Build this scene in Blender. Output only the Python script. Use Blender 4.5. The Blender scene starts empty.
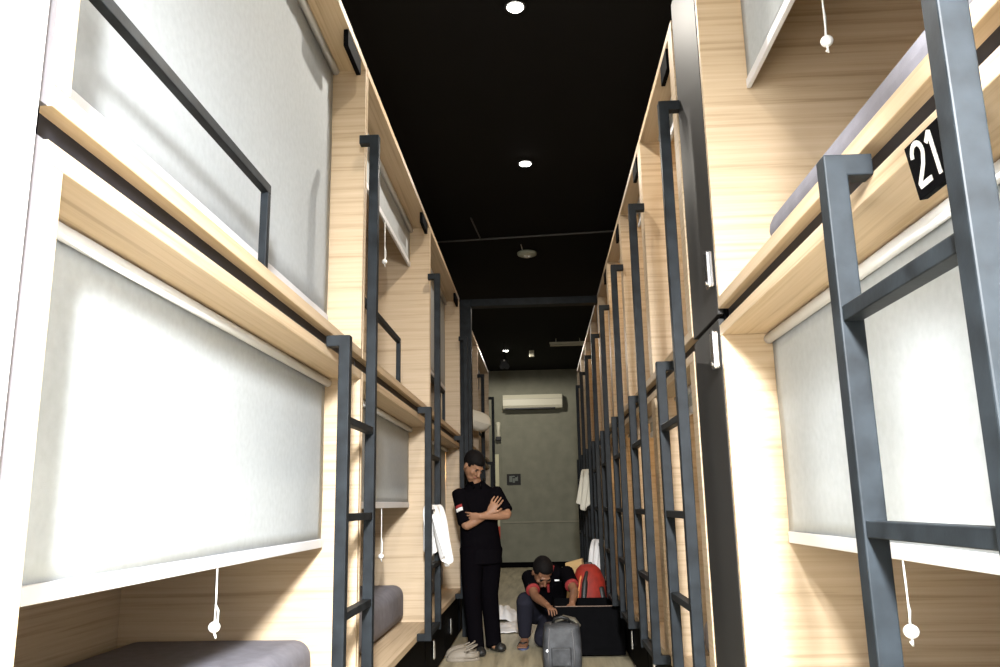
import bpy, bmesh, math, random
from math import pi, sin, cos, radians as rad
from mathutils import Vector as V, Matrix, noise

S = bpy.context.scene
C = S.collection
random.seed(7)

# ------------------------------------------------------------------ camera
FPX, CX, CY, CAMH = 807.0, 500.0, 333.5, 1.22
vy = V((541 - CX, 504 - CY, FPX)).normalized()          # corridor direction, camera coordinates (x right, y down, z forward)
vz = V((-67.0, -3640.0, FPX)); vz = (vz - vz.dot(vy) * vy).normalized()
vx = vy.cross(vz)
Rm = Matrix((vx, vy, vz))
right, down, fwd = Rm.col[0], Rm.col[1], Rm.col[2]
cd = bpy.data.cameras.new('camera'); cam = bpy.data.objects.new('camera', cd); C.objects.link(cam)
mw = Matrix.Identity(4)
for i in range(3):
    mw[i][0] = right[i]; mw[i][1] = -down[i]; mw[i][2] = -fwd[i]
mw[0][3], mw[1][3], mw[2][3] = 0, 0, CAMH
cam.matrix_world = mw
cd.sensor_width = 36.0; cd.lens = FPX / 1000 * 36.0; cd.clip_start = 0.02; cd.clip_end = 100
S.camera = cam

# ------------------------------------------------------------------ world, lights, exposure
S.view_settings.view_transform = 'Standard'; S.view_settings.look = 'None'
S.view_settings.gamma = 1; S.view_settings.use_curve_mapping = False
S.view_settings.exposure = 0.0
w = bpy.data.worlds.new('daylight'); S.world = w; w.use_nodes = True
bg = w.node_tree.nodes['Background']; bg.inputs[0].default_value = (0.86, 0.93, 1.0, 1); bg.inputs[1].default_value = 1.8

def lamp(name, kind, loc, energy, color=(1, 1, 1), aim=None, **kw):
    d = bpy.data.lights.new(name, kind); o = bpy.data.objects.new(name, d); C.objects.link(o)
    o.location = loc; d.energy = energy; d.color = color
    for k, v in kw.items(): setattr(d, k, v)
    if aim is not None:
        o.rotation_euler = (V(aim) - V(loc)).to_track_quat('-Z', 'Y').to_euler()
    return o
# the entrance floodlight behind the photographer: the strong light of the near capsules
lamp('entrance_flood', 'AREA', (0.12, -0.85, 2.45), 330, (0.97, 0.985, 1.0), aim=(-0.30, 3.0, -0.68),
     shape='RECTANGLE', size=0.20, size_y=0.55, spread=rad(95))
DOWN = [(-0.08, 1.91), (-0.065, 4.03), (-0.05, 6.15), (-0.05, 10.6), (-0.56, 14.3)]
for (x, y), e in zip(DOWN, (75, 115, 55, 45, 160)):
    lamp('downlight_lamp', 'SPOT', (x, y, 3.90), e, (1.0, 0.93, 0.83), aim=(x, y, 0), spot_size=rad(178 if y > 14 else 165), spot_blend=0.2 if y > 14 else 0.5, shadow_soft_size=0.04)

# ------------------------------------------------------------------ materials
def mat(name, col, rough=0.6, metal=0.0, spec=0.5, emit=None, es=1.0, var=0.0, vscale=8.0, bump=0.0, bscale=200.0):
    m = bpy.data.materials.new(name); m.use_nodes = True
    nt = m.node_tree; b = nt.nodes['Principled BSDF']
    b.inputs['Base Color'].default_value = (*col, 1); b.inputs['Roughness'].default_value = rough
    b.inputs['Metallic'].default_value = metal; b.inputs['Specular IOR Level'].default_value = spec
    if emit: b.inputs['Emission Color'].default_value = (*emit, 1); b.inputs['Emission Strength'].default_value = es
    if var or bump: tc = nt.nodes.new('ShaderNodeTexCoord')
    if var:
        n = nt.nodes.new('ShaderNodeTexNoise'); n.inputs['Scale'].default_value = vscale; n.inputs['Detail'].default_value = 5
        nt.links.new(tc.outputs['Object'], n.inputs['Vector'])
        r = nt.nodes.new('ShaderNodeValToRGB'); r.color_ramp.elements[0].position = .3; r.color_ramp.elements[1].position = .7
        r.color_ramp.elements[0].color = (*[c * (1 - var) for c in col], 1); r.color_ramp.elements[1].color = (*[min(1, c * (1 + var)) for c in col], 1)
        nt.links.new(n.outputs['Fac'], r.inputs[0]); nt.links.new(r.outputs[0], b.inputs['Base Color'])
    if bump:
        n2 = nt.nodes.new('ShaderNodeTexNoise'); n2.inputs['Scale'].default_value = bscale; n2.inputs['Detail'].default_value = 2
        nt.links.new(tc.outputs['Object'], n2.inputs['Vector'])
        bp = nt.nodes.new('ShaderNodeBump'); bp.inputs['Strength'].default_value = bump; bp.inputs['Distance'].default_value = .002
        nt.links.new(n2.outputs['Fac'], bp.inputs['Height']); nt.links.new(bp.outputs[0], b.inputs['Normal'])
    return m

def wood(name, c0, c1, c2, scale, rough=0.5):
    m = bpy.data.materials.new(name); m.use_nodes = True
    nt = m.node_tree; b = nt.nodes['Principled BSDF']; b.inputs['Roughness'].default_value = rough
    b.inputs['Specular IOR Level'].default_value = .35
    tc = nt.nodes.new('ShaderNodeTexCoord'); mp = nt.nodes.new('ShaderNodeMapping'); mp.inputs['Scale'].default_value = scale
    nt.links.new(tc.outputs['Object'], mp.inputs['Vector'])
    n = nt.nodes.new('ShaderNodeTexNoise'); n.inputs['Scale'].default_value = 1.0; n.inputs['Detail'].default_value = 6; n.inputs['Roughness'].default_value = .62
    n.inputs['Distortion'].default_value = .35
    nt.links.new(mp.outputs[0], n.inputs['Vector'])
    r = nt.nodes.new('ShaderNodeValToRGB'); e = r.color_ramp.elements
    e[0].position = .32; e[0].color = (*c0, 1); e[1].position = .66; e[1].color = (*c2, 1)
    k = e.new(.46); k.color = (*c1, 1)
    nt.links.new(n.outputs['Fac'], r.inputs[0]); nt.links.new(r.outputs[0], b.inputs['Base Color'])
    return m
oak = ((.35, .255, .155), (.465, .352, .228), (.52, .40, .272))
MT = {}
MT['oak_across'] = wood('pale oak, grain across', *oak, (1.0, 1.0, 60))
MT['oak_along'] = wood('pale oak, grain along', *oak, (50, 1.0, 50))
MT['floor'] = wood('grey brown plank', (.25, .22, .145), (.37, .325, .22), (.49, .435, .30), (14, 1.2, 1), .45)
MT['steel'] = mat('blackened steel', (.0092, .0118, .0142), .5, 0, .13, var=.5, vscale=14, bump=.15, bscale=60)
MT['black'] = mat('matt black board', (.0025, .0025, .003), .7, 0, .03, var=.25, vscale=12)
MT['joint'] = mat('dark joint board', (.014, .0135, .016), .5, 0, .3, var=.3, vscale=12)
MT['gloss'] = mat('black lacquer', (.022, .021, .020), .55, 0, .22)
MT['ceiling'] = mat('black ceiling paint', (.0035, .0035, .004), .9, 0, .2)
MT['blind'] = mat('grey blind cloth', (.395, .42, .435), .85, 0, .2, var=.05, vscale=40, bump=.2, bscale=500)
MT['tube'] = mat('pale grey roller tube', (.56, .57, .59), .5)
MT['hem'] = mat('pale grey blind rail', (.62, .62, .64), .5)
MT['white'] = mat('white plastic', (.82, .82, .80), .4)
MT['whitewood'] = mat('white painted panel', (.80, .78, .75), .5)
MT['mattress'] = mat('grey mattress cover', (.185, .18, .205), .9, 0, .2, var=.1, vscale=20, bump=.4, bscale=300)
MT['chrome'] = mat('chrome', (.85, .87, .9), .18, 1.0)
MT['plaster'] = mat('grey green plaster', (.23, .23, .175), .9, var=.10, vscale=5)
MT['sidewall'] = mat('black wall paint', (.006, .006, .007), .9, 0, .2)
MT['towel'] = mat('white towelling', (.78, .77, .76), .95, 0, .1, bump=.5, bscale=250)
MT['cream'] = mat('cream towelling', (.78, .74, .62), .95, 0, .1, bump=.5, bscale=250)
MT['lampglass'] = mat('lit lamp glass', (1, 1, 1), .5, emit=(1, .95, .86), es=30)
MT['ac'] = mat('yellowed white casing', (.60, .58, .45), .45)
MT['skin'] = mat('brown skin', (.30, .155, .088), .55, var=.08, vscale=25)
MT['skin2'] = mat('dark brown skin', (.20, .095, .052), .5, var=.08, vscale=25)
MT['hair'] = mat('black hair', (.004, .003, .003), .75, 0, .15, bump=.6, bscale=120)
MT['shirt'] = mat('black shirt cloth', (.004, .0035, .0045), .9, 0, .0)
MT['trouser'] = mat('black trouser cloth', (.0035, .003, .004), .9, 0, .0)
MT['jeans'] = mat('charcoal trouser cloth', (.018, .018, .026), .85, 0, .05)
MT['red'] = mat('red cloth', (.25, .014, .006), .7, var=.2, vscale=20)
MT['redtrim'] = mat('red trim cloth', (.24, .018, .018), .8)
MT['dark'] = mat('dark rubber', (.01, .01, .01), .5)
MT['croc'] = mat('beige grey rubber', (.24, .205, .16), .6)
MT['bag'] = mat('worn charcoal bag cloth', (.042, .044, .048), .55, 0, .4, var=.6, vscale=14, bump=.4, bscale=70)
MT['tan'] = mat('tan paper', (.50, .33, .14), .8)
MT['eye'] = mat('eye', (.02, .015, .012), .3)
MT['lip'] = mat('lip', (.28, .11, .085), .5)
MT['blue'] = mat('blue rubber', (.08, .10, .20), .6)

# ------------------------------------------------------------------ mesh helpers
class M:
    def __init__(s): s.v = []; s.f = []
    def add(s, vs, fs):
        n = len(s.v); s.v += [tuple(p) for p in vs]; s.f += [tuple(i + n for i in f) for f in fs]
        return s
    def box(s, a, b):
        x0, x1 = sorted((a[0], b[0])); y0, y1 = sorted((a[1], b[1])); z0, z1 = sorted((a[2], b[2]))
        return s.add([(x0, y0, z0), (x1, y0, z0), (x1, y1, z0), (x0, y1, z0), (x0, y0, z1), (x1, y0, z1), (x1, y1, z1), (x0, y1, z1)],
                     [(0, 3, 2, 1), (4, 5, 6, 7), (0, 1, 5, 4), (1, 2, 6, 5), (2, 3, 7, 6), (3, 0, 4, 7)])
    def prism(s, prof, axis, a, b):
        """closed 2D profile extruded along an axis ('x','y','z') from a to b"""
        def p3(p, t): return {'x': (t, p[0], p[1]), 'y': (p[0], t, p[1]), 'z': (p[0], p[1], t)}[axis]
        n = len(prof)
        return s.add([p3(p, a) for p in prof] + [p3(p, b) for p in prof],
                     [tuple(range(n))[::-1], tuple(range(n, 2 * n))] + [(i, (i + 1) % n, n + (i + 1) % n, n + i) for i in range(n)])
    def loft(s, pts, rad_, n=14, ref=None, cap=0.5):
        """rings of (ra, rb) ellipses through the points; rounded ends"""
        P = [V(p) for p in pts]
        T = []
        for i in range(len(P)):
            a = P[max(0, i - 1)]; b = P[min(len(P) - 1, i + 1)]; T.append((b - a).normalized())
        R = [(r, r) if not isinstance(r, (tuple, list)) else r for r in rad_]
        if cap:
            r0 = min(R[0]); r1 = min(R[-1])
            P = [P[0] - T[0] * r0 * cap] + P + [P[-1] + T[-1] * r1 * cap]
            R = [(R[0][0] * .62, R[0][1] * .62)] + R + [(R[-1][0] * .62, R[-1][1] * .62)]
            T = [T[0]] + T + [T[-1]]
        vs = []
        rv = V(ref) if ref is not None else None
        if rv is None:
            rv = V((0, 0, 1)) if abs(T[0].z) < .8 else V((1, 0, 0))
        prev = None
        for p, t, (ra, rb) in zip(P, T, R):
            if ref is not None or prev is None: a = rv - t * rv.dot(t)
            else: a = prev - t * prev.dot(t)
            if a.length < 1e-5: a = t.orthogonal()
            a.normalize(); prev = a; b = t.cross(a)
            for k in range(n):
                q = 2 * pi * k / n; vs.append(p + a * (ra * cos(q)) + b * (rb * sin(q)))
        m = len(P); fs = []
        for i in range(m - 1):
            for k in range(n):
                fs.append((i * n + k, i * n + (k + 1) % n, (i + 1) * n + (k + 1) % n, (i + 1) * n + k))
        fs += [tuple(range(n))[::-1], tuple(range((m - 1) * n, m * n))]
        return s.add(vs, fs)
    def tube(s, pts, r, n=8): return s.loft(pts, [r] * len(pts), n, cap=0)
    def ball(s, c, r, n=14, rot=None):
        if not isinstance(r, (tuple, list)): r = (r, r, r)
        h = n // 2; vs = []; fs = []
        for i in range(h + 1):
            a = pi * i / h
            for k in range(n):
                q = 2 * pi * k / n; p = V((r[0] * sin(a) * cos(q), r[1] * sin(a) * sin(q), r[2] * cos(a)))
                if rot is not None: p = rot @ p
                vs.append(V(c) + p)
        for i in range(h):
            for k in range(n): fs.append((i * n + k, (i + 1) * n + k, (i + 1) * n + (k + 1) % n, i * n + (k + 1) % n))
        return s.add(vs, fs)
    def cyl(s, a, b, r, n=16): return s.loft([a, b], [r, r], n, cap=0)
    def move(s, d): s.v = [(x + d[0], y + d[1], z + d[2]) for x, y, z in s.v]; return s

def obj(name, m, mt, parent=None, bev=0, smooth=False, label=None, seg=2):
    me = bpy.data.meshes.new(name); me.from_pydata(m.v, [], m.f); me.update()
    bm = bmesh.new(); bm.from_mesh(me); bmesh.ops.remove_doubles(bm, verts=bm.verts, dist=1e-5)
    bmesh.ops.recalc_face_normals(bm, faces=bm.faces); bm.to_mesh(me); bm.free()
    o = bpy.data.objects.new(name, me); C.objects.link(o)
    me.materials.append(MT[mt] if isinstance(mt, str) else mt)
    if parent: o.parent = parent
    if label: o['label'] = label
    if smooth: me.polygons.foreach_set('use_smooth', [True] * len(me.polygons))
    if bev:
        b = o.modifiers.new('bevel', 'BEVEL'); b.width = bev; b.segments = seg; b.limit_method = 'ANGLE'; b.angle_limit = rad(40)
    return o
def thing(name, label, cat, loc=(0, 0, 0), rz=0, group=None):
    o = bpy.data.objects.new(name, None); C.objects.link(o); o.empty_display_size = .1
    o.location = loc; o.rotation_euler = (0, 0, rz); o['label'] = label; o['category'] = cat
    if group: o['group'] = group
    return o
def tag(o, label, cat, group=None):
    o['label'] = label; o['category'] = cat
    if group: o['group'] = group
    return o
def struct(name, m, mt, parent=None, bev=0):
    o = obj(name, m, mt, parent, bev)
    if not parent: o['kind'] = 'structure'
    return o
def voxel(o, size, it=3, fac=.5):
    r = o.modifiers.new('remesh', 'REMESH'); r.mode = 'VOXEL'; r.voxel_size = size; r.use_smooth_shade = True
    s = o.modifiers.new('smooth', 'SMOOTH'); s.iterations = it; s.factor = fac
    return o

# ------------------------------------------------------------------ setting
XL, XR = -0.78, 0.634            # faces of the two rows of capsules
ZB0, ZB1 = 0.41, 0.448           # base board of the lower tier
ZM0, ZM1 = 1.813, 1.872          # dark joint between the tiers
ZT = 3.31                        # top of the rows
YE = 16.6
struct('floor', M().box((-1.9, -4, -.1), (2.75, YE + .1, 0)), 'floor')
struct('ceiling', M().box((-1.9, -2.3, 3.95), (2.75, YE + .1, 4.05)), 'ceiling')
struct('wall_left', M().box((-1.9, -2.3, 0), (-1.83, YE, 3.95)), 'sidewall')
struct('wall_right', M().box((2.68, -2.3, 0), (2.75, YE, 3.95)), 'sidewall')
struct('wall_end', M().box((-1.9, YE, .0), (2.75, YE + .1, 3.95)), 'plaster')
struct('trim_4', M().box((-.78, YE - .035, .1), (2.68, YE, 2.785)), 'plaster', bev=.004)
struct('trim_1', M().box((-.78, YE - .045, .86), (2.68, YE - .034, .885)), mat('pale panel joint', (.30, .29, .22), .8))
struct('baseboard_end', M().box((-1.83, YE - .06, 0), (2.68, YE, .10)), 'black')
wf = M().box((-1.9, -2.4, 0), (XL - .1, -2.3, 3.95)).box((XR + .2, -2.4, 0), (2.75, -2.3, 3.95)).box((XL - .1, -2.4, 2.5), (XR + .2, -2.3, 3.95))
struct('wall_entrance', wf, 'sidewall')
struct('wall_left_lining', M().box((-1.83, -2.3, 0), (XL, 1.142, 3.95)), 'whitewood')
struct('trim_2', M().box((XL - .3, 1.1425, 0), (XL - .008, 1.1755, ZM0)).box((XL - .3, 1.1425, ZM1), (XL - .008, 1.1755, 3.9)), mat('grey filler strip', (.13, .125, .14), .7))
struct('trim_3', M().box((XL - .3, 1.1425, ZM0), (XL - .02, 1.1755, ZM1)), 'black')
struct('wall_right_lining', M().box((XR, -2.3, 0), (2.68, .93, 3.95)), 'whitewood')

# ------------------------------------------------------------------ capsules
def capsule(side, y0, L, tier, depth, label, group, name='sleeping_capsule', stile=0, near=.024):
    """one open fronted wooden box; origin at its near lower front corner"""
    s = -1 if side == 'L' else 1
    xf = XL if side == 'L' else XR
    z0, z1 = (ZB0, ZM0) if tier == 'lower' else (ZM1, ZT)
    H = z1 - z0; t = .038; e = .024
    r = thing(name, label, 'bunk capsule', (xf, y0, z0), 0, group)
    obj('base_board', M().box((0, 0, 0), (s * depth, L, t)), 'oak_along', r, .002)
    obj('top_board', M().box((0, 0, H - t), (s * depth, L, H)), 'oak_along', r, .002)
    obj('end_panel', M().box((0, 0, t), (s * depth, near, H - t)), 'oak_across', r, .0015)
    obj('end_panel', M().box((0, L - e, t), (s * depth, L, H - t)), 'oak_across', r, .0015)
    obj('back_panel', M().box((s * (depth - .02), near, t), (s * depth, L - e, H - t)), 'oak_along' if side == 'R' else 'oak_across', r)
    if stile:
        obj('front_stile', M().box((0, e, t), (s * .03, e + stile, H - t)), 'oak_across', r, .0015)
    if tier == 'upper':
        obj('spacer', M().box((s * .035, .0, -(ZM1 - ZM0)), (s * depth, L, 0)), 'joint', r)
    return r

def blind(side, y0, L, zt, drop, label, cord=None, xin=.148, group='roller blinds of the capsules', cut=.03, knob=True, clen=.15):
    """tube under the top board, cloth hanging from its back, stiff rail at the hem, pull cord with a ball"""
    s = -1 if side == 'L' else 1
    xf = XL if side == 'L' else XR
    r = thing('roller_blind', label, 'blind', (xf + s * xin, y0 + cut, zt), 0, group)
    w_ = L - 2 * cut
    obj('roller_tube', M().cyl((-s * .010, 0, -.018), (-s * .010, w_, -.018), .0165, 20), 'tube', r, smooth=False).data.polygons.foreach_set('use_smooth', [False] * 0 or [True] * 22)
    n = max(8, int(w_ / .06)); k = 14; vs = []; fs = []
    for j in range(k + 1):
        for i in range(n + 1):
            yy = w_ * i / n; zz = -.018 - (drop - .018 - .03) * j / k
            off = .003 * sin(yy * 5 + 1.3 * j / k) * j / k + .002 * noise.noise(V((yy * 4 + y0, zz * 3, .3)))
            vs.append((s * (.004 + off), yy, zz))
    for j in range(k):
        for i in range(n):
            a = j * (n + 1) + i; fs.append((a, a + 1, a + n + 2, a + n + 1))
    c = obj('cloth', M().add(vs, fs), 'blind', r, smooth=True)
    so = c.modifiers.new('solid', 'SOLIDIFY'); so.thickness = .0025; so.offset = 0
    obj('hem_rail', M().box((s * -.004, 0, -drop), (s * .012, w_, -drop + .036)), 'hem', r, .003)
    if cord is not None:
        cy = cord - y0 - cut
        cm = M().tube([(0, cy, -drop), (.001, cy + .001, -drop - clen * .55), (0, cy, -drop - clen)], .0022, 6)
        cm.tube([(0, cy, -drop - clen * .62), (.006, cy + .008, -drop - clen * .72), (.004, cy + .012, -drop - clen * .9), (0, cy + .003, -drop - clen)], .0026, 6)
        co = obj('pull_cord', cm, 'white', r, smooth=True)
        bm_ = M().ball((0, cy, -drop - clen), (.0165, .0165, .0155), 16)
        bm_.tube([(.0, cy, -drop - clen - .014), (.003, cy + .005, -drop - clen - .030), (0, cy + .010, -drop - clen - .022)], .003, 6)
        obj('ball', bm_, 'white', co, smooth=True)
    return r

def mattress(side, y0, L, z, label, front=.17, depth=.98, h=.25, n0=.03):
    s = -1 if side == 'L' else 1
    xf = XL if side == 'L' else XR
    vs = []
    m = M().box((s * front, n0, 0), (s * (depth - .03), L - .03, h))
    o = obj('mattress', m, 'mattress', None, .07, smooth=True, seg=5); o.location = (xf, y0, z)
    return tag(o, label, 'mattress', 'mattresses in the capsules')

def guard(side, y0, y1, rail, label):
    s = -1 if side == 'L' else 1
    xf = XL if side == 'L' else XR
    r = thing('guard_rail', label, 'guard rail', (xf + s * .035, y0, ZM1 + .0385), 0, 'black guard rails of the upper beds')
    L = y1 - y0
    obj('top_bar', M().box((-.012, 0, rail - .030), (.012, L, rail)), 'steel', r, .002)
    obj('upright', M().box((-.012, L - .026, 0), (.012, L, rail - .030)), 'steel', r, .002)
    obj('upright', M().box((-.012, 0, 0), (.012, .026, rail - .030)), 'steel', r, .002)
    return r

def ladder(side, ynear, ylen, label, near_tall):
    """two square tube rails turned in to the bunk face at top and bottom, four rungs between"""
    s = 1 if side == 'L' else -1      # out into the corridor
    xf = XL if side == 'L' else XR
    r = thing('bunk_ladder', label, 'ladder', (xf, ynear, ZB0 + .005), 0, 'black steel ladders of the capsules')
    t = .042; o = .09
    for k, yy in enumerate((0, ylen)):
        top = (2.88 if (k == 0) == near_tall else 1.848) - ZB0 - .005
        g = s * .0006; prof = [(g, 0), (s * o, 0), (s * o, top), (g, top), (g, top - t), (s * (o - t), top - t), (s * (o - t), t), (g, t)]
        obj('rail', M().prism(prof, 'y', yy, yy + t), 'steel', r, .003)
    x0, x1 = s * (o - t + .004), s * (o - .004)
    for z in (.450, .845, 1.185, 1.535) if side == 'L' else (.450, .825, 1.168, 1.543):
        z -= ZB0 + .005
        obj('rung', M().box((x0, t, z - .014), (x1, ylen, z + .014)), 'steel', r, .002)
    return r

GP = 'pale wood sleeping capsules in the two rows'
ORD = ['nearest', 'second', 'third', 'fourth', 'fifth', 'sixth', 'seventh', 'eighth', 'ninth']
LY0, LP, LL = 1.172, 2.268, 2.25
lefty = [LY0 + LP * i for i in range(3)] + [8.20, 8.20 + LP]
state_u = ['behind a fully lowered grey blind', 'with its grey blind half raised', 'with its blind drawn down past the middle', 'beyond the portal, white pillow at its edge', 'farthest, beside the end room']
state_l = ['behind a big lowered grey blind', 'showing the edge of a grey mattress', 'glowing warm at its far edge', 'hidden behind the standing man', 'farthest and hidden beyond the portal']
for i, y in enumerate(lefty):
    L = LL
    if i == 0: y = 1.176; L = 2.341
    if i == 1: y = 3.53; L = 2.25
    if i == 2: y = 5.795; L = 2.24
    ye = y + L
    capsule('L', y, L, 'upper', 1.03, f'pale wood upper capsule, {ORD[i]} on the left, {state_u[i]}', GP, near=.048 if i == 0 else .024)
    capsule('L', y, L, 'lower', 1.03, f'pale wood lower capsule, {ORD[i]} on the left, {state_l[i]}', GP, near=.048 if i == 0 else .024)
    ud = [1.245, .30, .92, .25, .25][i]; ld = [.715, .56, 1.05, .2, .2][i]
    yc = [2.35, 4.77, 6.9, None, None][i]
    blind('L', y, L, ZT - .04, ud, f'grey roller blind, {ORD[i]} upper capsule on the left, {["drawn down to the bed", "mostly rolled up", "drawn past halfway", "nearly up beyond the portal", "rolled up at the far end"][i]}', None if i in (0, 2) else yc, clen=.26, cut=.054 if i == 0 else .03)
    blind('L', y, L, ZM0 - .04, ld, f'grey roller blind, {ORD[i]} lower capsule on the left, {["large, bright, cord below", "hanging over a mattress edge", "with warm light at its side", "nearly up behind standing man", "rolled up at the far end"][i]}', yc, clen=[.16, .27, .1, .1, .1][i], cut=.054 if i == 0 else .03)
    mattress('L', y, L, ZM1 + .0385, f'grey mattress in the {ORD[i]} upper capsule on the left', h=.13, n0=.055 if i == 0 else .03)
    mattress('L', y, L, ZB1 + .0005, f'grey mattress in the {ORD[i]} lower capsule on the left', h=.25, n0=.055 if i == 0 else .03)
    guard('L', y + .052 if i == 0 else y + .028, y + 1.13, .285, f'black guard rail on the {ORD[i]} upper bed on the left')
    ladder('L', ye - .617 if i < 3 else ye - .617, .475, f'black steel ladder, {ORD[i]} along the left row' + (', white towel over its rung' if i == 1 else ''), False)

# right row: one long capsule by the camera, a black locker tower, then narrow capsules entered from the end
capsule('R', .955, 1.805, 'upper', 1.03, 'pale wood upper capsule at the right edge with grey mattress and raised blind', GP)
capsule('R', .955, 1.805, 'lower', 1.03, 'pale wood lower capsule numbered 21 at the right edge, grey blind lowered', GP)
blind('R', .955, 1.805, ZT - .04, .585, 'grey roller blind at top right, raised with a cord and ball hanging', 1.98, xin=.160, clen=.275)
blind('R', .955, 1.805, ZM0 - .04, .69, 'grey roller blind behind the ladder at right, lowered over capsule 21', 1.90, xin=.165, clen=.15)
mattress('R', .955, 1.36, ZM1 + .0385, 'grey mattress on the upper bed above sign 21', front=.04, h=.125)
mattress('R', .955, 1.805, ZB1 + .0005, 'grey mattress in the lower capsule behind the right blind', h=.2)
ladder('R', .985, .448, 'black steel ladder in the right foreground in front of capsule 21', True)
# number plate 21
pl = thing('number_plate', 'black plate with white number 21 hanging at the right foreground', 'number plate', (XR - .016, 1.25, 1.683))
obj('plate', M().box((0, -.130, 0), (.014, 0, .090)), 'black', pl, .001)
def stroke(pts, w_):           # flat strokes lying on the plate, y to the left of the reader
    m = M()
    P = [V((0, -a, b)) for a, b in pts]
    for i, p in enumerate(P):
        pass
    L_, R_ = [], []
    for i, p in enumerate(P):
        d = (P[min(i + 1, len(P) - 1)] - P[max(i - 1, 0)]).normalized(); nn = V((0, -d.z, d.y)) * (w_ / 2)
        L_.append(p + nn); R_.append(p - nn)
    n = len(P); vs = []
    for x in (-.0016, .0): vs += [q + V((x, 0, 0)) for q in L_] + [q + V((x, 0, 0)) for q in R_]
    fs = []
    for i in range(n - 1):
        fs += [(i, i + 1, n + i + 1, n + i), (2 * n + i, 3 * n + i, 3 * n + i + 1, 2 * n + i + 1), (i, 2 * n + i, 2 * n + i + 1, i + 1), (n + i, n + i + 1, 3 * n + i + 1, 3 * n + i)]
    fs += [(0, n, 3 * n, 2 * n), (n - 1, 3 * n - 1, 4 * n - 1, 2 * n - 1)]
    return m.add(vs, fs)
pl.rotation_euler = (0, rad(-9), 0)
DS = lambda pts: [(a * .98 - .006, (b - .045) * 1.0 + .043) for a, b in pts]
two = [(.024, .066), (.026, .074)] + [(.042 + .0165 * cos(a), .068 + .0165 * sin(a)) for a in [rad(150 - 15 * k) for k in range(13)]] + [(.050, .048), (.024, .022), (.024, .0195), (.062, .0195)]
obj('digit_two', stroke(DS(two), .0085), 'white', pl)
obj('digit_one', stroke(DS([(.074, .072), (.088, .085), (.0885, .0845), (.0885, .0155)]), .0085), 'white', pl)

# black locker tower
lk = thing('locker_tower', 'tall glossy black locker tower on the right with chrome latches', 'locker', (XR, 2.768, 0))
obj('carcass', M().box((.022, .0, 0), (1.0, .452, 3.36)), 'black', lk)
for z0, z1, zl, nm in ((.06, 1.84, 1.665, 'door'), (1.855, 3.36, 1.955, 'door')):
    d = obj('door', M().box((0, .003, z0), (.02, .450, z1)), 'gloss', lk, .003)
    h = M().box((-.026, .004, zl), (.0, .052, zl + .135))
    obj('latch', h, 'chrome', d, .008, seg=3)
    obj('latch_key', M().cyl((-.031, .026, zl + .02), (-.025, .026, zl + .02), .009, 12), 'chrome', d)

ry = [3.252 + 1.195 * k for k in range(8)]
RL = 1.185
for i, y in enumerate(ry):
    n = ORD[i]
    where = 'past the black locker tower' if i == 0 else 'of the narrow ones on the right'
    capsule('R', y, RL, 'upper', 2.0, f'narrow pale wood upper capsule, {n} {where}', GP, stile=.07)
    capsule('R', y, RL, 'lower', 2.0, f'narrow pale wood lower capsule, {n} {where}', GP, stile=.07)
    if i < 8:
        blind('R', y, RL, ZT - .04, .13, f'rolled up grey blind of the {n} narrow upper capsule on the right', None, xin=.12, cut=.1)
        blind('R', y, RL, ZM0 - .04, .13, f'rolled up grey blind of the {n} narrow lower capsule on the right', None, xin=.12, cut=.1)
    mattress('R', y, RL, ZM1 + .0385, f'grey mattress in the {n} narrow upper capsule on the right', depth=1.98, h=.13)
    mattress('R', y, RL, ZB1 + .0005, f'grey mattress in the {n} narrow lower capsule on the right', depth=1.98, h=.2)
    ex = {0: ' just past the black locker tower', 4: ', white towel on a low rung', 5: ', cream towel near its top'}.get(i, '')
    ladder('R', y - .085, .50, f'black steel ladder, {n} in the receding right row{ex}', True)

# number plates on the top boards
for i, y in enumerate((3.515, 5.78, 8.03)):
    p = thing('number_plate', f'small black plate under the top board at the end of the {ORD[i]} left capsule', 'number plate', (XL + .004, y - .37, 3.19), 0, 'small black plates along the tops')
    obj('plate', M().box((-.022, 0, 0), (0, .25, .0795)), 'black', p, .002)
    p.location.x = XL - .002
for i in range(4):
    y = ry[i]
    p = thing('number_plate', f'small black plate under the top board of the {ORD[i]} narrow right capsule', 'number plate', (XR - .0005, y + .16, 3.17), 0, 'small black plates along the tops')
    obj('plate', M().box((0, 0, 0), (.02, .17, .0995)), 'black', p, .002)

# lockers under the beds
def lockers(side, y0, L, n, depth, label, handles):
    s = -1 if side == 'L' else 1
    xf = (XL if side == 'L' else XR) + s * .035
    r = thing('underbed_locker', label, 'locker', (xf, y0, 0), 0, 'black lockers under the beds')
    obj('carcass', M().box((s * .02, 0, 0), (s * (depth - .05), L, ZB0)), 'black', r)
    for k in range(n):
        a = L * k / n; b = L * (k + 1) / n
        d = obj('door', M().box((0, a + .004, .03), (s * .018, b - .004, ZB0 - .012)), 'black', r, .002)
        if handles:
            yy = a + handles if side == 'L' else a + handles
            obj('handle', M().box((-s * .022, yy, .14), (0, yy + .036, .275)), 'chrome', d, .010, seg=3)
    return r
for i, y in enumerate([1.172, 3.53, 5.795, 8.20, 8.20 + LP]):
    lockers('L', y, 2.24, 2, 1.03, f'black locker under the {ORD[i]} left capsule', .33)
lockers('R', .955, 1.80, 2, 1.03, 'black locker under the capsule with sign 21', .3)
for i, y in enumerate(ry):
    lockers('R', y, RL - .002, 1, 2.0, f'black locker under the {ORD[i]} narrow right capsule', None if i == 3 else .75 if i != 2 else .80)

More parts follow.
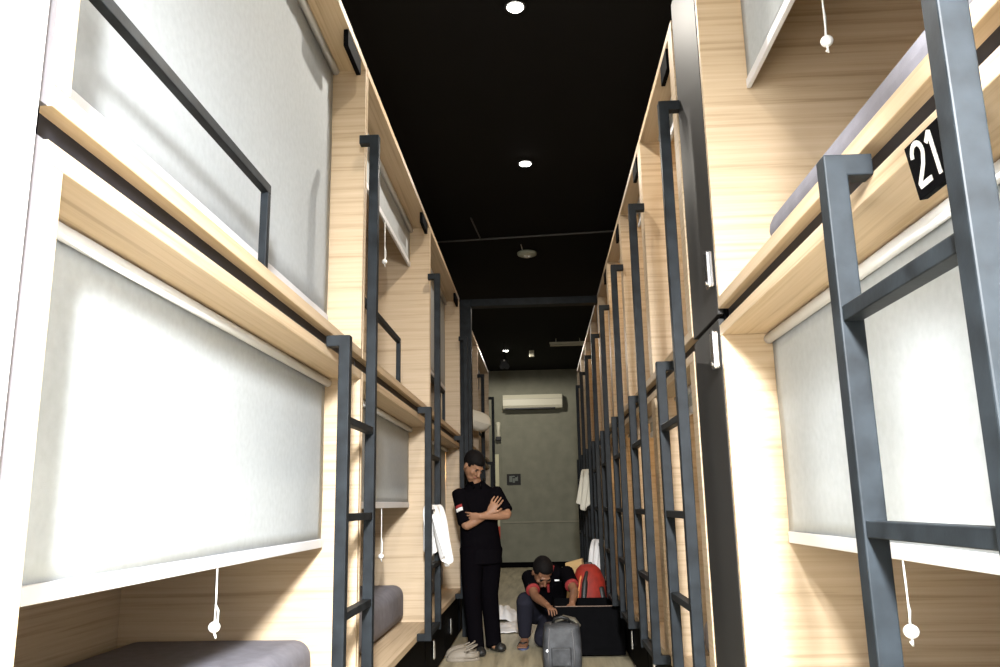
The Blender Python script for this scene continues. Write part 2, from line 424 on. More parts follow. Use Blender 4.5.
# ------------------------------------------------------------------ portal and ceiling fittings
pf = thing('portal_frame', 'dark steel portal spanning the corridor behind the standing man', 'portal frame', (XL, 8.05, 0))
obj('post', M().box((0, 0, 0), (.115, .12, 3.30)), 'steel', pf, .003)
obj('beam', M().box((.115, 0, 3.225), (XR - XL - .001, .12, 3.30)), 'steel', pf, .003)
nm = ['nearest', 'second', 'third', 'farthest']
for i, (x, y) in enumerate(DOWN):
    if i in (0, 3): continue
    d = thing('downlight', f'round ceiling downlight, {["above the camera, out of view", "nearest to the camera", "second, halfway down the black ceiling", "", "far one beyond the portal"][i]}', 'downlight', (x, y, 3.95), 0, 'lit downlights in the black ceiling')
    obj('rim', M().loft([(0, 0, -.016), (0, 0, 0)], [.058, .062], 24, cap=0), 'dark', d)
    obj('lens', M().loft([(0, 0, -.021), (0, 0, -.0165)], [.045, .046], 24, cap=0), 'lampglass', d)
sd = thing('smoke_detector', 'round white smoke detector on the black ceiling', 'smoke detector', (-.076, 8.55, 3.95))
obj('body', M().loft([(0, 0, -.05), (0, 0, -.035), (0, 0, -.012), (0, 0, 0)], [.07, .105, .11, .09], 28, cap=0), mat('smoke detector plastic', (.55, .60, .52), .5), sd, smooth=True)
obj('cap', M().loft([(0, 0, -.064), (0, 0, -.05)], [.03, .042], 20, cap=0), 'white', sd)
obj('cable', M().tube([(-.03, 0, -.004), (-.05, -.1, -.006), (-.06, -.28, -.004)], .005, 6), 'white', sd)
cp = thing('conduit', 'thin grey conduit crossing the black ceiling before the portal', 'conduit', (0, 8.0, 3.95))
obj('pipe', M().tube([(-1.7, .12, -.018), (.95, -.12, -.018)], .010, 8), mat('grey conduit', (.10, .10, .11), .5), cp)
obj('branch', M().tube([(-.55, .012, -.018), (-.60, -.62, -.012)], .008, 6), mat('grey conduit branch', (.08, .08, .09), .5), cp)
ft = thing('tube_light', 'unlit white tube light hanging under the far ceiling at right', 'tube light', (.53, 13.4, 3.86))
obj('tube', M().cyl((-.30, 0, -.022), (.30, 0, -.022), .02, 14), 'ac', ft)
obj('batten', M().box((-.31, -.025, 0), (.31, .025, .03)), 'ac', ft, .004)
for x in (-.2, .2): obj('hanger', M().cyl((x, 0, .03), (x, 0, .09), .006, 8), 'ac', ft)
cc = thing('emergency_lamp', 'small dark twin spot lamp hanging before the end wall', 'emergency lamp', (-.56, 13.6, 3.95))
obj('stem', M().cyl((0, 0, 0), (0, 0, -.30), .012, 8), 'dark', cc)
obj('body', M().box((-.07, -.05, -.44), (.07, .05, -.30)), 'dark', cc, .015)
obj('lens', M().cyl((-.035, -.075, -.43), (-.035, -.045, -.43), .045, 14), 'dark', cc)
obj('lens', M().cyl((.045, -.075, -.43), (.045, -.045, -.43), .045, 14), 'dark', cc)
obj('mark', M().box((-.015, -.055, -.335), (.015, -.05, -.31)), 'white', cc)
bx = tag(obj('sensor_box', M().box((-.045, -.03, -.12), (.045, .03, 0)), 'ac', None, .006), 'small square pale box on the far ceiling beside the light', 'sensor'); bx.location = (-.09, 14.4, 3.95)
# air conditioner on the end wall
ac = thing('air_conditioner', 'wide yellowed wall air conditioner high on the end wall', 'air conditioner', (-.115, YE, 3.13))
prof = [(0, 0), (-.20, .0), (-.235, .06), (-.235, .20), (-.19, .285), (0, .285)]
obj('casing', M().prism([(a, b) for a, b in prof], 'x', -.61, .61), 'ac', ac, .012, seg=3)
obj('louvre', M().box((-.56, -.225, -.012), (.46, -.10, .012)), 'dark', ac)
obj('front_line', M().box((-.60, -.239, .185), (.60, -.233, .195)), mat('casing joint', (.35, .33, .25), .6), ac)
ps = thing('wall_poster', 'small dark poster with pale figures on the end wall', 'poster', (-.535, YE - .040, 1.715))
obj('sheet', M().box((-.14, -.004, -.11), (.14, .004, .11)), 'gloss', ps)
pm = M()
for x, z, a, b in ((-.06, .01, .03, .06), (.0, -.02, .022, .045), (.055, .02, .03, .05), (.02, .06, .05, .012)):
    pm.box((x - a, -.006, z - b), (x + a, -.004, z + b))
obj('figures', pm, mat('poster grey', (.16, .18, .16), .7), ps)
po = thing('wall_post', 'slim cream post with a red band by the end wall at left', 'post', (-.865, 16.49, 0))
obj('shaft', M().box((-.04, -.03, 0), (.04, .03, 2.22)), mat('cream paint', (.62, .60, .40), .6), po, .004)
obj('red_band', M().box((-.043, -.033, .55), (.043, .033, .80)), mat('red paint', (.55, .06, .02), .6), po)
ph = thing('wall_fitting', 'slim pale handset like fitting high on the end wall at left', 'wall fitting', (-.83, YE, 2.50))
obj('body', M().loft([(0, -.05, .07), (0, -.055, .2), (0, -.05, .36)], [(.05, .035), (.035, .03), (.05, .035)], 14, ref=(1, 0, 0)), 'ac', ph, smooth=True)
obj('base', M().box((-.055, -.10, 0), (.055, 0, .08)), 'dark', ph, .01)

# warm reading lamps inside a few capsules
for x, y, z, e in ((-1.0, 7.93, 1.55, 5), (1.2, 3.7, 3.1, 7), (1.2, 4.9, 3.1, 6), (1.0, 6.1, 3.1, 8), (1.0, 7.3, 3.1, 7), (1.0, 8.5, 3.1, 7), (1.0, 9.7, 3.1, 6), (1.0, 3.8, 1.6, 3), (1.0, 5.1, 1.6, 5), (1.0, 6.2, 1.6, 5), (.9, 7.4, 1.6, 6), (.9, 9.7, 1.6, 6)):
    lamp('reading_lamp', 'POINT', (x, y, z), e, (1.0, .66, .32), shadow_soft_size=.04)

# ------------------------------------------------------------------ towels, pillow
def towel(loc, yl, front, back, label, mt, sx, flare=.05, skew=0, seed=0, rot=0):
    """cloth folded over a rung that runs along y; front hangs toward the corridor (sx)"""
    rnd = random.Random(seed)
    n, k = 18, 26; vs = []; fs = []
    tot = front + back
    for j in range(k + 1):
        d = -back + tot * j / k            # arc length from the fold
        for i in range(n + 1):
            u = i / n - .5
            a = abs(d); side = sx if d > 0 else -sx
            drop = a * (1 + .10 * sin(u * 5 + seed))
            t = min(1, a / .05)
            wid = yl * (1 - .35 * min(1, a / max(front, back)) * (.4 if d < 0 else .7))
            fold = .022 * sin(u * 15 + seed + a * 3) * min(1, a / .12)
            x = side * (.026 * math.sqrt(t) + flare * (a / front) ** 1.5 * (1 if d > 0 else .1)) + fold
            z = .026 * (1 - t) - max(0, drop - .02)
            vs.append((x, u * wid + skew * a, z))
    for j in range(k):
        for i in range(n):
            a = j * (n + 1) + i; fs.append((a, a + 1, a + n + 2, a + n + 1))
    o = obj('towel', M().add(vs, fs), mt, None, smooth=True); o.location = loc
    s = o.modifiers.new('solid', 'SOLIDIFY'); s.thickness = .012; s.offset = 0
    s2 = o.modifiers.new('sub', 'SUBSURF'); s2.levels = 1; s2.render_levels = 1
    o.rotation_euler.z = rot
    return tag(o, label, 'towel', 'towels hung on the ladders')
towel((-.711, 5.42, 1.206), .25, .36, .30, 'white towel draped over the ladder rung left of the standing man', 'towel', 1, .06, .05, 1, rad(-13))
towel((.566, 9.33, 1.578), .30, .42, .30, 'cream towel hanging from a far ladder on the right', 'cream', -1, .06, .10, 2, rad(30))
towel((.566, 8.17, .848), .30, .42, .25, 'white towel hanging low on the right above the red backpack', 'towel', -1, .06, .05, 3, rad(20))
vs = []
pm = M()
n = 20
for i in range(n + 1):
    for j in range(n + 1):
        u, v = i / n * 2 - 1, j / n * 2 - 1
        e = (max(0, 1 - u ** 4) * max(0, 1 - v ** 4)) ** .55
        for sgn in (1,): vs.append((u * .24 * (1 - .08 * v * v), v * .33 * (1 - .08 * u * u), e * .12 + .006 * noise.noise(V((u * 3, v * 3, 1)))))
top = list(vs); bot = [(x, y, -z) for x, y, z in top]
fs = []
for i in range(n):
    for j in range(n):
        a = i * (n + 1) + j; fs.append((a, a + n + 1, a + n + 2, a + 1)); b = a + (n + 1) ** 2; fs.append((b, b + 1, b + n + 2, b + n + 1))
pw = tag(obj('pillow', pm.add(top + bot, fs), 'cream', None, smooth=True), 'white pillow sticking out of an upper capsule above the standing man', 'pillow')
pw.location = (-.82, 9.75, 2.24); pw.rotation_euler = (rad(8), rad(16), rad(12))

# ------------------------------------------------------------------ bags and floor items
dr = thing('open_drawer', 'open black drawer pulled out beside the kneeling man', 'drawer', (.09, 6.93, .02))
obj('side_panel', M().box((0, 0, 0), (.56, .016, .375)), 'black', dr, .002)
obj('side_panel', M().box((0, .62, 0), (.56, .636, .375)), 'black', dr, .002)
obj('front_panel', M().box((-.018, -.01, 0), (0, .646, .385)), 'black', dr, .002)
obj('bottom', M().box((0, .016, .01), (.56, .62, .025)), 'black', dr)
obj('edge_strip', M().box((0, -.001, .375), (.56, .017, .379)), mat('drawer edge', (.20, .13, .09), .5), dr)

def soft(name, m, mt, parent=None, lv=2, bev=.02):
    o = obj(name, m, mt, parent, bev, smooth=True, seg=4); return o
bg_ = thing('duffel_bag', 'worn charcoal grey duffel bag on the floor before the kneeling man', 'bag', (.13, 6.52, 0))
vs = []; fs = []
zs = [0, .02, .10, .20, .28, .32, .335]
hw = [.142, .150, .152, .147, .142, .136, .118]; hd = [.125, .135, .14, .132, .12, .105, .08]
nn = 28
for z, a, b in zip(zs, hw, hd):
    for k in range(nn):
        q = 2 * pi * k / nn; c_, s_ = cos(q), sin(q)
        e = .34
        x = a * math.copysign(abs(c_) ** e, c_); y = b * math.copysign(abs(s_) ** e, s_)
        x += .010 * noise.noise(V((x * 9, y * 9, z * 9))); y += .018 * noise.noise(V((x * 8 + 4, y * 8, z * 10)))
        vs.append((x, y, z + (.012 * noise.noise(V((x * 8, y * 8, 3))) if z > .25 else 0)))
for i in range(len(zs) - 1):
    for k in range(nn): fs.append((i * nn + k, i * nn + (k + 1) % nn, (i + 1) * nn + (k + 1) % nn, (i + 1) * nn + k))
fs += [tuple(range(nn))[::-1], tuple(range((len(zs) - 1) * nn, len(zs) * nn))]
bo = obj('body', M().add(vs, fs), 'bag', bg_, smooth=True)
sb = bo.modifiers.new('sub', 'SUBSURF'); sb.levels = 1; sb.render_levels = 1
for x in (-.105, .085):
    obj('piping', M().tube([(x, -.128, .03), (x * 1.03, -.140, .10), (x * .98, -.134, .20), (x * .9, -.115, .285), (x * .8, -.07, .335)], .006, 8), mat('bag piping', (.11, .11, .115), .5), bg_, smooth=True)
obj('front_pocket', M().box((-.085, -.147, .035), (.065, -.125, .17)), 'bag', bg_, .02, seg=3)
obj('zip', M().box((-.075, -.1495, .165), (.055, -.146, .172)), 'dark', bg_)
obj('handle', M().tube([(-.07, -.03, .325), (-.05, -.05, .365), (0, -.06, .378), (.05, -.05, .365), (.075, -.03, .325)], .010, 10), 'dark', bg_, smooth=True)
fm = M().loft([(-.05, .02, .335), (.02, .03, .362), (.10, .03, .345), (.14, .02, .30)], [(.05, .015), (.06, .018), (.06, .018), (.05, .012)], 12, ref=(0, 1, 0))
obj('flap', fm, mat('bag lining', (.11, .10, .075), .8, var=.5, vscale=30), bg_, smooth=True)
obj('buckle', M().cyl((-.115, -.143, .15), (-.115, -.15, .15), .008, 10), 'chrome', bg_)

bp = thing('backpack', 'red backpack with black side panel standing behind the black drawer', 'backpack', (.425, 7.80, 0), rad(8))
bb = M().loft([(0, 0, .03), (0, 0, .15), (-.005, .0, .35), (-.0, .02, .52), (.0, .04, .62)], [(.15, .12), (.165, .13), (.165, .13), (.15, .12), (.11, .08)], 20, ref=(1, 0, 0))
obj('body', bb, 'red', bp, smooth=True)
obj('side_panel', M().loft([(-.09, -.105, .10), (-.085, -.115, .3), (-.06, -.095, .5), (-.03, -.05, .60)], [(.028, .02)] * 3 + [(.015, .015)], 12, ref=(1, 0, 0)), 'dark', bp, smooth=True)
obj('side_panel', M().loft([(.11, -.085, .10), (.11, -.09, .3), (.09, -.08, .46)], [(.03, .025)] * 3, 12, ref=(1, 0, 0)), 'dark', bp, smooth=True)
obj('front_pocket', M().loft([(.01, -.12, .08), (.01, -.135, .2), (.01, -.115, .34)], [(.085, .04), (.09, .045), (.075, .03)], 16, ref=(1, 0, 0)), 'red', bp, smooth=True)
obj('strap', M().tube([(-.12, -.06, .12), (-.135, -.08, .35), (-.09, -.06, .55), (-.03, .02, .63)], .012, 8), mat('orange webbing', (.60, .20, .06), .7), bp, smooth=True)
obj('top_handle', M().tube([(-.04, .03, .63), (-.02, .03, .675), (.03, .03, .675), (.045, .03, .63)], .009, 8), 'dark', bp, smooth=True)
pb = thing('paper_bag', 'tan paper bag between the kneeling man and the red backpack', 'paper bag', (.30, 8.12, 0), rad(-12))
obj('body', M().prism([(-.10, 0), (.10, 0), (.085, .70), (-.075, .66)], 'y', -.05, .05), 'tan', pb, .006)
obj('fold', M().prism([(-.078, .60), (.09, .63), (.088, .66), (-.078, .63)], 'y', -.056, .056), 'tan', pb, .003)

# white cloths on the floor
def heap(loc, rx, ry_, h, label, seed, mt='towel'):
    n = 22; vs = []; fs = []
    for i in range(n + 1):
        for j in range(n + 1):
            u, v = i / n * 2 - 1, j / n * 2 - 1
            f = max(0, 1 - (u * u + v * v) * .75)
            z = .008 + h * f * (.45 + .55 * abs(noise.noise(V((u * 2.2 + seed, v * 2.2, seed))))) + .02 * abs(noise.noise(V((u * 6, v * 6 + seed, 1))))
            e = 1 + .25 * noise.noise(V((u * 1.5 + seed, v * 1.5, 2)))
            vs.append((u * rx * e, v * ry_ * e, z))
    for i in range(n):
        for j in range(n):
            a = i * (n + 1) + j; fs.append((a, a + n + 1, a + n + 2, a + 1))
    o = obj('floor_cloth', M().add(vs, fs), mt, None, smooth=True); o.location = loc
    s = o.modifiers.new('solid', 'SOLIDIFY'); s.thickness = .008; s.offset = -1
    return tag(o, label, 'cloth', 'white cloths dropped on the floor')
heap((-.34, 8.55, 0), .20, .34, .06, 'flat white cloth on the floor right behind the standing man', 4)
heap((-.44, 9.25, 0), .16, .30, .22, 'crumpled white cloth heap on the floor farther behind the standing man', 9)

# clogs
def clog(x, y, rz, label):
    r = thing('clog', label, 'shoe', (x, y, 0), rz, 'beige clogs on the floor by the left lockers')
    sole = []
    for k in range(24):
        q = 2 * pi * k / 24; c_, s_ = cos(q), sin(q)
        sole.append((.135 * c_, (.048 + .010 * (c_ < 0)) * s_))
    obj('sole', M().prism(sole, 'z', 0, .028), 'croc', r, .006)
    # toe shell: half dome open to the back
    vs = []; fs = []; n, k = 12, 16
    for i in range(n + 1):
        t = i / n; xx = -.130 + .155 * t
        wv = .056 * math.sqrt(max(0.03, 1 - (1 - t) ** 2.2)); hh = .078 * math.sqrt(max(0.02, 1 - (1 - t) ** 2)) 
        for j in range(k + 1):
            a = pi * j / k; vs.append((xx, wv * cos(a), .024 + hh * sin(a) ** .9))
    for i in range(n):
        for j in range(k):
            a = i * (k + 1) + j; fs.append((a, a + 1, a + k + 2, a + k + 1))
    sh = obj('toe_shell', M().add(vs, fs), 'croc', r, smooth=True); s = sh.modifiers.new('solid', 'SOLIDIFY'); s.thickness = .006
    sd_ = M()
    for sg in (1, -1): sd_.loft([(.02, sg * .052, .045), (.07, sg * .05, .042), (.115, sg * .032, .045), (.13, 0, .048)], [(.02, .005)] * 4, 8, ref=(0, 0, 1))
    obj('heel_rim', sd_, 'croc', r, smooth=True)
    obj('strap', M().tube([(.005, .054, .075)] + [(.005 + .11 * sin(a) , .054 * cos(a), .075 + .045 * sin(a)) for a in [pi * k / 10 for k in range(1, 10)]] + [(.005, -.054, .075)], .0065, 6), 'croc', r, smooth=True)
    return r
clog(-.66, 6.86, rad(8), 'beige clog with raised heel strap in front of the standing man')
clog(-.69, 7.02, rad(14), 'beige clog nearer the standing man, half hidden behind the other clog')

# ------------------------------------------------------------------ people
def frame(fd, up=V((0, 0, 1))):
    f = V(fd).normalized(); r = f.cross(up).normalized(); u = r.cross(f)
    return Matrix((r, f, u)).transposed()      # columns: right of the face's owner, forward, up
def head_shapes(m, c, F, k=1.0):
    P = lambda x, y, z: V(c) + F @ (V((x, y, z)) * k)
    rot = F
    m.ball(P(0, -.012, .035), (.074 * k, .094 * k, .083 * k), 22, rot)              # skull
    m.ball(P(0, .012, -.020), (.066 * k, .078 * k, .080 * k), 20, rot)              # face
    m.ball(P(0, .040, -.080), (.043 * k, .044 * k, .034 * k), 16, rot)              # chin
    m.loft([P(0, .086, .018), P(0, .098, -.008), P(0, .108, -.030)], [(.009 * k, .010 * k), (.011 * k, .013 * k), (.017 * k, .014 * k)], 10, ref=F @ V((1, 0, 0)))
    m.ball(P(0, .080, .030), (.045 * k, .014 * k, .010 * k), 14, rot)               # brow
    m.ball(P(0, .076, -.058), (.026 * k, .014 * k, .014 * k), 12, rot)              # mouth
    for s in (1, -1):
        m.ball(P(s * .077, -.010, -.008), (.010 * k, .020 * k, .032 * k), 12, rot)  # ears
        m.ball(P(s * .042, .060, -.022), (.022 * k, .020 * k, .020 * k), 12, rot)   # cheeks
def head_extras(root, c, F, k, hairline):
    P = lambda x, y, z: V(c) + F @ (V((x, y, z)) * k)
    h = M(); n = 28; hn = 16; vs = []; fs = []
    for i in range(hn + 1):
        a = pi * i / hn
        for q_ in range(n):
            q = 2 * pi * q_ / n
            p = V((.083 * sin(a) * cos(q), -.018 + .102 * sin(a) * sin(q), .040 + .092 * cos(a)))
            low = -.055 if p.y < -.02 else (-.055 + (p.y + .02) / .08 * (hairline + .055) if p.y < .06 else hairline)
            if p.z < low:
                t = .80; p = V((p.x * t, -.012 + (p.y + .012) * t, max(p.z, low - .02)))
            p *= 1 + .02 * noise.noise(p * 60)
            vs.append(P(*p))
    for i in range(hn):
        for q_ in range(n): fs.append((i * n + q_, (i + 1) * n + q_, (i + 1) * n + (q_ + 1) % n, i * n + (q_ + 1) % n))
    obj('hair', h.add(vs, fs), 'hair', root, smooth=True)
    for s in (1, -1):
        obj('eye', M().ball(P(s * .032, .079, .006), (.013 * k, .008 * k, .005 * k), 10, F), 'eye', root, smooth=True)
        obj('eyebrow', M().ball(P(s * .033, .088, .028), (.019 * k, .006 * k, .005 * k), 10, F), 'hair', root, smooth=True)
    obj('lips', M().ball(P(0, .087, -.060), (.021 * k, .007 * k, .007 * k), 10, F), 'lip', root, smooth=True)
def hand(m, wrist, dirv, palmn, s=1.0, curl=.5, thumb=1):
    """palm and five fingers; dirv along the fingers, palmn = direction the palm faces"""
    d = V(dirv).normalized(); n = (V(palmn) - d * V(palmn).dot(d)).normalized(); side = d.cross(n)
    w_ = V(wrist)
    m.loft([w_, w_ + d * .035 * s, w_ + d * .08 * s], [(.027 * s, .019 * s), (.037 * s, .016 * s), (.039 * s, .013 * s)], 12, ref=side)
    for i, L in enumerate((.066, .076, .071, .056)):
        b = w_ + d * .076 * s + side * ((i - 1.5) * .0220 * s)
        a1 = curl * .6; a2 = curl * 1.5
        p1 = b + (d * cos(a1) + n * sin(a1)) * L * .5 * s + side * ((i - 1.5) * .003 * s)
        p2 = p1 + (d * cos(a2) + n * sin(a2)) * L * .5 * s
        m.loft([b, p1, p2], [.0088 * s, .0082 * s, .0068 * s], 8)
    b = w_ + d * .022 * s + side * (-thumb * .028 * s)
    p1 = b + (d * .7 - side * thumb * .7 + n * .25).normalized() * .036 * s
    p2 = p1 + (d * .93 - side * thumb * .2 + n * .35).normalized() * .034 * s
    m.loft([b, p1, p2], [.0125 * s, .0105 * s, .008 * s], 8)
def shoe(m, heel, toe, s=1.0):
    h, t = V(heel), V(toe); d = (t - h).normalized(); sd = V((d.y, -d.x, 0))
    m.loft([h + V((0, 0, .040)), h + d * .06 + V((0, 0, .046)), h + d * .15 + V((0, 0, .036)), t - d * .03 + V((0, 0, .028))],
           [(.038, .040), (.043, .046), (.046, .036), (.036, .026)], 14, ref=sd)

# ---- standing man
O1 = V((-.50, 7.12, 0))
man = thing('person', 'standing person in black shirt and trousers, arms crossed, looking down', 'person', O1)
J = dict(hipR=(-.605, 7.13, .86), hipL=(-.445, 7.20, .86), kneeR=(-.60, 7.09, .47), kneeL=(-.465, 7.22, .47), ankR=(-.575, 7.12, .075), ankL=(-.44, 7.28, .075),
         shR=(-.705, 7.09, 1.335), shL=(-.405, 7.17, 1.335), elR=(-.635, 6.96, 1.05), elL=(-.285, 7.03, 1.135), wrR=(-.435, 6.935, 1.155), wrL=(-.515, 6.905, 1.13))
J = {k: V(v) - O1 for k, v in J.items()}
W = lambda *p: V(p) - O1
hc = W(-.575, 7.045, 1.555); HF = frame((.66, -.56, -.80))
b = M()
head_shapes(b, hc, HF)
shax = (J['shL'] - J['shR']).normalized()
b.loft([W(-.565, 7.15, 1.35), W(-.57, 7.11, 1.43), hc + HF @ V((0, -.03, -.04))], [.062, .054, .056], 14)
b.loft([W(-.525, 7.165, .84), W(-.53, 7.165, .95), W(-.54, 7.155, 1.05), W(-.55, 7.145, 1.2), W(-.557, 7.14, 1.32), W(-.565, 7.14, 1.37)],
       [(.16, .105), (.15, .10), (.148, .10), (.168, .11), (.165, .095), (.08, .06)], 20, ref=shax)
for a in 'RL':
    b.loft([J['hip' + a], J['knee' + a] * .5 + J['hip' + a] * .5, J['knee' + a], J['knee' + a] * .6 + J['ank' + a] * .4 + V((0, .015, 0)), J['ank' + a]], [.085, .072, .054, .052, .036], 14)
    b.loft([J['ank' + a], J['ank' + a] + V((.015, -.05, -.025))], [.034, .028], 10)
    b.loft([J['sh' + a], (J['sh' + a] + J['el' + a]) * .5, J['el' + a]], [.050, .045, .037], 12)
    b.loft([J['el' + a], (J['el' + a] * .65 + J['wr' + a] * .35), J['wr' + a]], [.038, .040, .026], 12)
hand(b, J['wrR'], (.06, .015, .095), (.3, .8, .1), 1.08, .2, 1)
hand(b, J['wrL'], (-.16, .04, -.01), (-.1, .9, .2), .95, .35, -1)
bo = obj('body', b, 'skin', man, smooth=True); voxel(bo, .0044, 3)
head_extras(man, hc, HF, 1.0, .054)
c = M()
c.loft([W(-.525, 7.165, .73), W(-.525, 7.165, .80), W(-.53, 7.165, .95), W(-.54, 7.155, 1.05), W(-.55, 7.145, 1.2), W(-.557, 7.14, 1.32), W(-.563, 7.135, 1.385), W(-.566, 7.125, 1.42)],
       [(.185, .135), (.18, .13), (.17, .122), (.166, .12), (.184, .128), (.182, .112), (.10, .085), (.068, .07)], 22, ref=shax, cap=.1)
for a in 'RL':
    d = (J['el' + a] - J['sh' + a])
    c.loft([J['sh' + a] + V((0, 0, .005)), J['sh' + a] + d * .5, J['sh' + a] + d * (.93 if a == 'R' else .86)], [.068, .064, .066], 14, cap=.08)
co = obj('shirt', c, 'shirt', man, smooth=True); voxel(co, .011, 3)
cl = M()
for sg in (1, -1):
    cl.loft([W(-.566, 7.125, 1.405) + shax * (.066 * sg), W(-.55, 7.06, 1.40) + shax * (.035 * sg), W(-.54, 7.03, 1.37) + shax * (.03 * sg)], [(.022, .008)] * 3, 8)
obj('collar', cl, 'shirt', man, smooth=True)
tr = M()
tr.loft([W(-.525, 7.165, .97), W(-.525, 7.165, .86), W(-.525, 7.165, .79)], [(.165, .118), (.178, .128), (.165, .12)], 20, ref=shax, cap=.2)
for a in 'RL':
    A, K, H_ = J['ank' + a], J['knee' + a], J['hip' + a]
    tr.loft([H_, (H_ + K) * .5, K, (K + A) * .5 + V((0, .01, 0)), A + V((0, 0, .02)), A + V((.005, -.02, -.035))], [.105, .092, .078, .072, .068, .070], 16, cap=.1)
to = obj('trousers', tr, 'trouser', man, smooth=True); voxel(to, .011, 2)
for a, t in (('R', (-.50, 6.98, 0)), ('L', (-.335, 7.18, 0))):
    s = M(); h = J['ank' + a]; shoe(s, (h.x - .02, h.y + .05, 0), W(*t)); o = obj('shoe', s, 'dark', man, smooth=True); voxel(o, .007, 2)
# flag patch on the sleeve: red above white
d = (J['elR'] - J['shR']).normalized(); pc = J['shR'] + d * .175; outv = V((-.35, -.93, 0)); outv = (outv - d * outv.dot(d)).normalized(); sv = d.cross(outv)
def patch(nm, t0, t1, mt):
    vs = []
    for rr in (.060, .071):
        for t in (t0, t1):
            for q in (-.5, -.2, .1, .4):
                vs.append(pc + d * t + outv * (rr * cos(q)) + sv * (rr * sin(q)))
    fs = []
    for l in (0, 8):
        for i in range(3): fs.append((l + i, l + i + 1, l + 5 + i, l + 4 + i))
    fs += [(0, 4, 12, 8), (3, 11, 15, 7)] + [(i, 8 + i, 9 + i, 1 + i) for i in range(3)] + [(4 + i, 5 + i, 13 + i, 12 + i) for i in range(3)]
    obj(nm, M().add(vs, fs), mt, man, smooth=False)
patch('flag_red', -.028, 0, 'redtrim'); patch('flag_white', 0, .028, 'white')

# ---- kneeling man
O2 = V((.02, 7.45, 0))
kn = thing('person', 'squatting person in black polo with red trim, leaning over the bag', 'person', O2)
W2 = lambda *p: V(p) - O2
K = dict(hipR=(-.07, 7.72, .25), hipL=(.085, 7.76, .25), kneeR=(-.165, 7.36, .40), kneeL=(-.02, 7.38, .085), ankR=(-.175, 7.47, .07), ankL=(.02, 7.78, .075),
         shR=(-.125, 7.46, .595), shL=(.205, 7.50, .62), elR=(-.075, 7.22, .45), elL=(.265, 7.25, .48), wrR=(.03, 6.98, .40), wrL=(.235, 7.06, .405))
K = {k: V(v) - O2 for k, v in K.items()}
hc2 = W2(-.005, 7.33, .635); HF2 = frame((.22, -.62, -.80))
b = M(); head_shapes(b, hc2, HF2, 1.06)
shax2 = (K['shL'] - K['shR']).normalized()
b.loft([W2(.04, 7.52, .62), W2(.02, 7.44, .655), hc2 + HF2 @ V((0, -.04, -.01))], [.062, .054, .056], 14)
b.loft([W2(.03, 7.78, .22), W2(.035, 7.74, .34), W2(.04, 7.66, .48), W2(.042, 7.56, .57), W2(.042, 7.48, .615)], [(.16, .12), (.15, .11), (.165, .11), (.17, .10), (.09, .06)], 20, ref=shax2)
for a in 'RL':
    b.loft([K['hip' + a], (K['hip' + a] + K['knee' + a]) * .5, K['knee' + a]], [.084, .068, .044], 14)
    b.loft([K['knee' + a], K['knee' + a] * .6 + K['ank' + a] * .4 + V((0, .015, 0)), K['ank' + a]], [.044, .047, .034], 14)
    t = K['ank' + a]; sg = -1 if a == 'R' else 1
    if a == 'L': b.loft([t, t + V((0, .06, -.01)), t + V((0, .10, -.045))], [.034, .036, .028], 12)
    else: b.loft([t + V((0, .04, -.03)), t + V((0, -.02, -.02)), t + V((sg * .012, -.08, -.038)), t + V((sg * .02, -.135, -.045))], [(.030, .028), (.036, .036), (.043, .022), (.043, .013)], 12, ref=(1, 0, 0))
    for q in range(5 if a == 'R' else 0):
        tb = t + V((sg * (.02 - .036 + q * .018), -.135, -.047)); b.loft([tb, tb + V((sg * .004, -.028, -.002))], [.010, .008], 8)
    b.loft([K['sh' + a], (K['sh' + a] + K['el' + a]) * .5, K['el' + a]], [.050, .045, .036], 12)
    b.loft([K['el' + a], K['el' + a] * .65 + K['wr' + a] * .35, K['wr' + a]], [.037, .038, .026], 12)
hand(b, K['wrR'], (.055, -.12, -.03), (0, -.2, -1), .95, .6, -1)
hand(b, K['wrL'], (-.02, -.10, -.06), (0, -.2, -1), .95, .5, 1)
bo = obj('body', b, 'skin2', kn, smooth=True); voxel(bo, .0046, 3)
head_extras(kn, hc2, HF2, 1.06, .060)
c = M()
c.loft([W2(.03, 7.79, .25), W2(.035, 7.75, .34), W2(.04, 7.67, .48), W2(.042, 7.56, .585), W2(.04, 7.49, .635), W2(.03, 7.46, .655)], [(.175, .135), (.17, .13), (.185, .128), (.185, .115), (.11, .085), (.07, .065)], 22, ref=shax2, cap=.1)
for a in 'RL':
    d = K['el' + a] - K['sh' + a]; c.loft([K['sh' + a] + V((0, .01, .0)), K['sh' + a] + d * .35, K['sh' + a] + d * .66], [.072, .066, .068], 14, cap=.08)
co = obj('polo_shirt', c, 'shirt', kn, smooth=True); voxel(co, .011, 3)
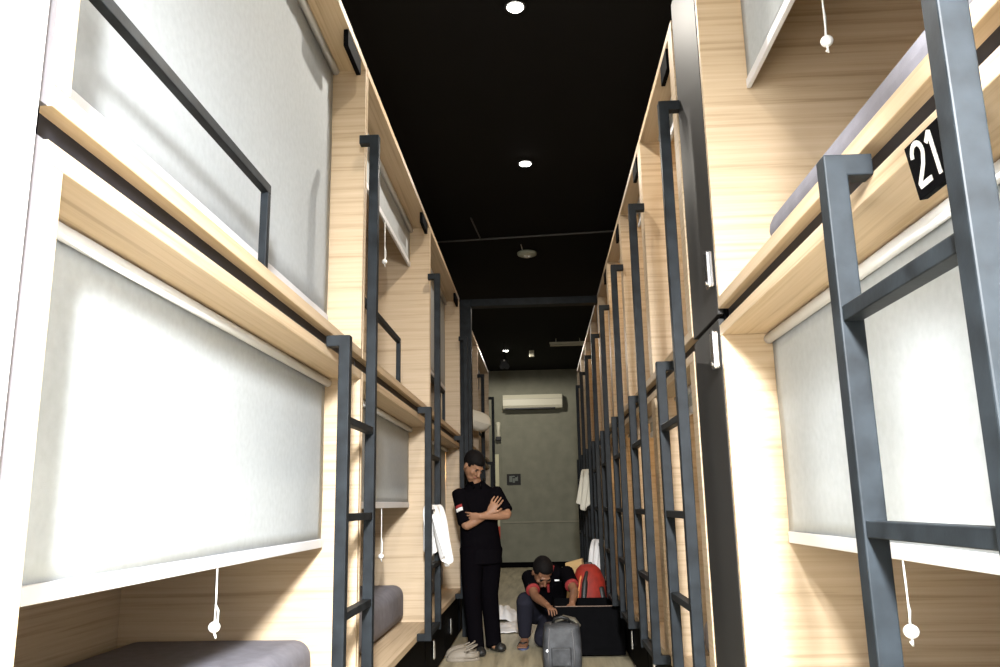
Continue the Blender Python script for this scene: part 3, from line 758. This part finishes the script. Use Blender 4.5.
for a in 'RL':
    d = K['el' + a] - K['sh' + a]; m_ = M().loft([K['sh' + a] + d * .655, K['sh' + a] + d * .72], [.062, .061], 18, cap=.05); obj('sleeve_cuff', m_, 'redtrim', kn, smooth=True)
obj('placket', M().loft([W2(.035, 7.425, .60), W2(.04, 7.43, .54), W2(.045, 7.46, .46)], [(.014, .012), (.013, .012), (.012, .012)], 10, ref=shax2), 'redtrim', kn, smooth=True)
cl = M()
for sg in (1, -1):
    cl.loft([W2(.03, 7.46, .665) + shax2 * (.07 * sg), W2(.033, 7.42, .64) + shax2 * (.05 * sg), W2(.036, 7.415, .60) + shax2 * (.02 * sg)], [(.018, .008)] * 3, 8)
obj('collar', cl, 'redtrim', kn, smooth=True)
obj('chest_mark', M().box(W2(.10, 7.405, .555), W2(.14, 7.412, .568)), 'white', kn)
tr = M()
tr.loft([W2(.03, 7.78, .30), W2(.03, 7.78, .20)], [(.172, .13), (.17, .13)], 18, ref=shax2, cap=.4)
for a in 'RL':
    A, K_, H_ = K['ank' + a], K['knee' + a], K['hip' + a]
    tr.loft([H_, (H_ + K_) * .5, K_ + V((0, .004, 0))], [.105, .092, .078], 16, cap=.6)
    tr.loft([K_, (K_ + A) * .5 + V((0, .012, 0)), A + V((0, 0, .030))], [.076, .070, .056], 16, cap=.4)
to = obj('trousers', tr, 'jeans', kn, smooth=True); voxel(to, .011, 2)
for a in 'R':
    t = K['ank' + a]; sg = -1 if a == 'R' else 1; sole = []
    for k in range(20):
        q = 2 * pi * k / 20; sole.append((t.x + sg * .014 + .050 * cos(q), t.y - .055 + .125 * sin(q)))
    f = obj('flip_flop', M().prism(sole, 'z', 0, .014), 'blue', kn, .004)
    obj('strap', M().tube([(t.x + sg * .014 - .045, t.y - .04, .018), (t.x + sg * .014 - .03, t.y - .085, .052), (t.x + sg * .016, t.y - .125, .05), (t.x + sg * .014 + .03, t.y - .085, .052), (t.x + sg * .014 + .045, t.y - .04, .018)], .007, 8), 'dark', f, smooth=True)
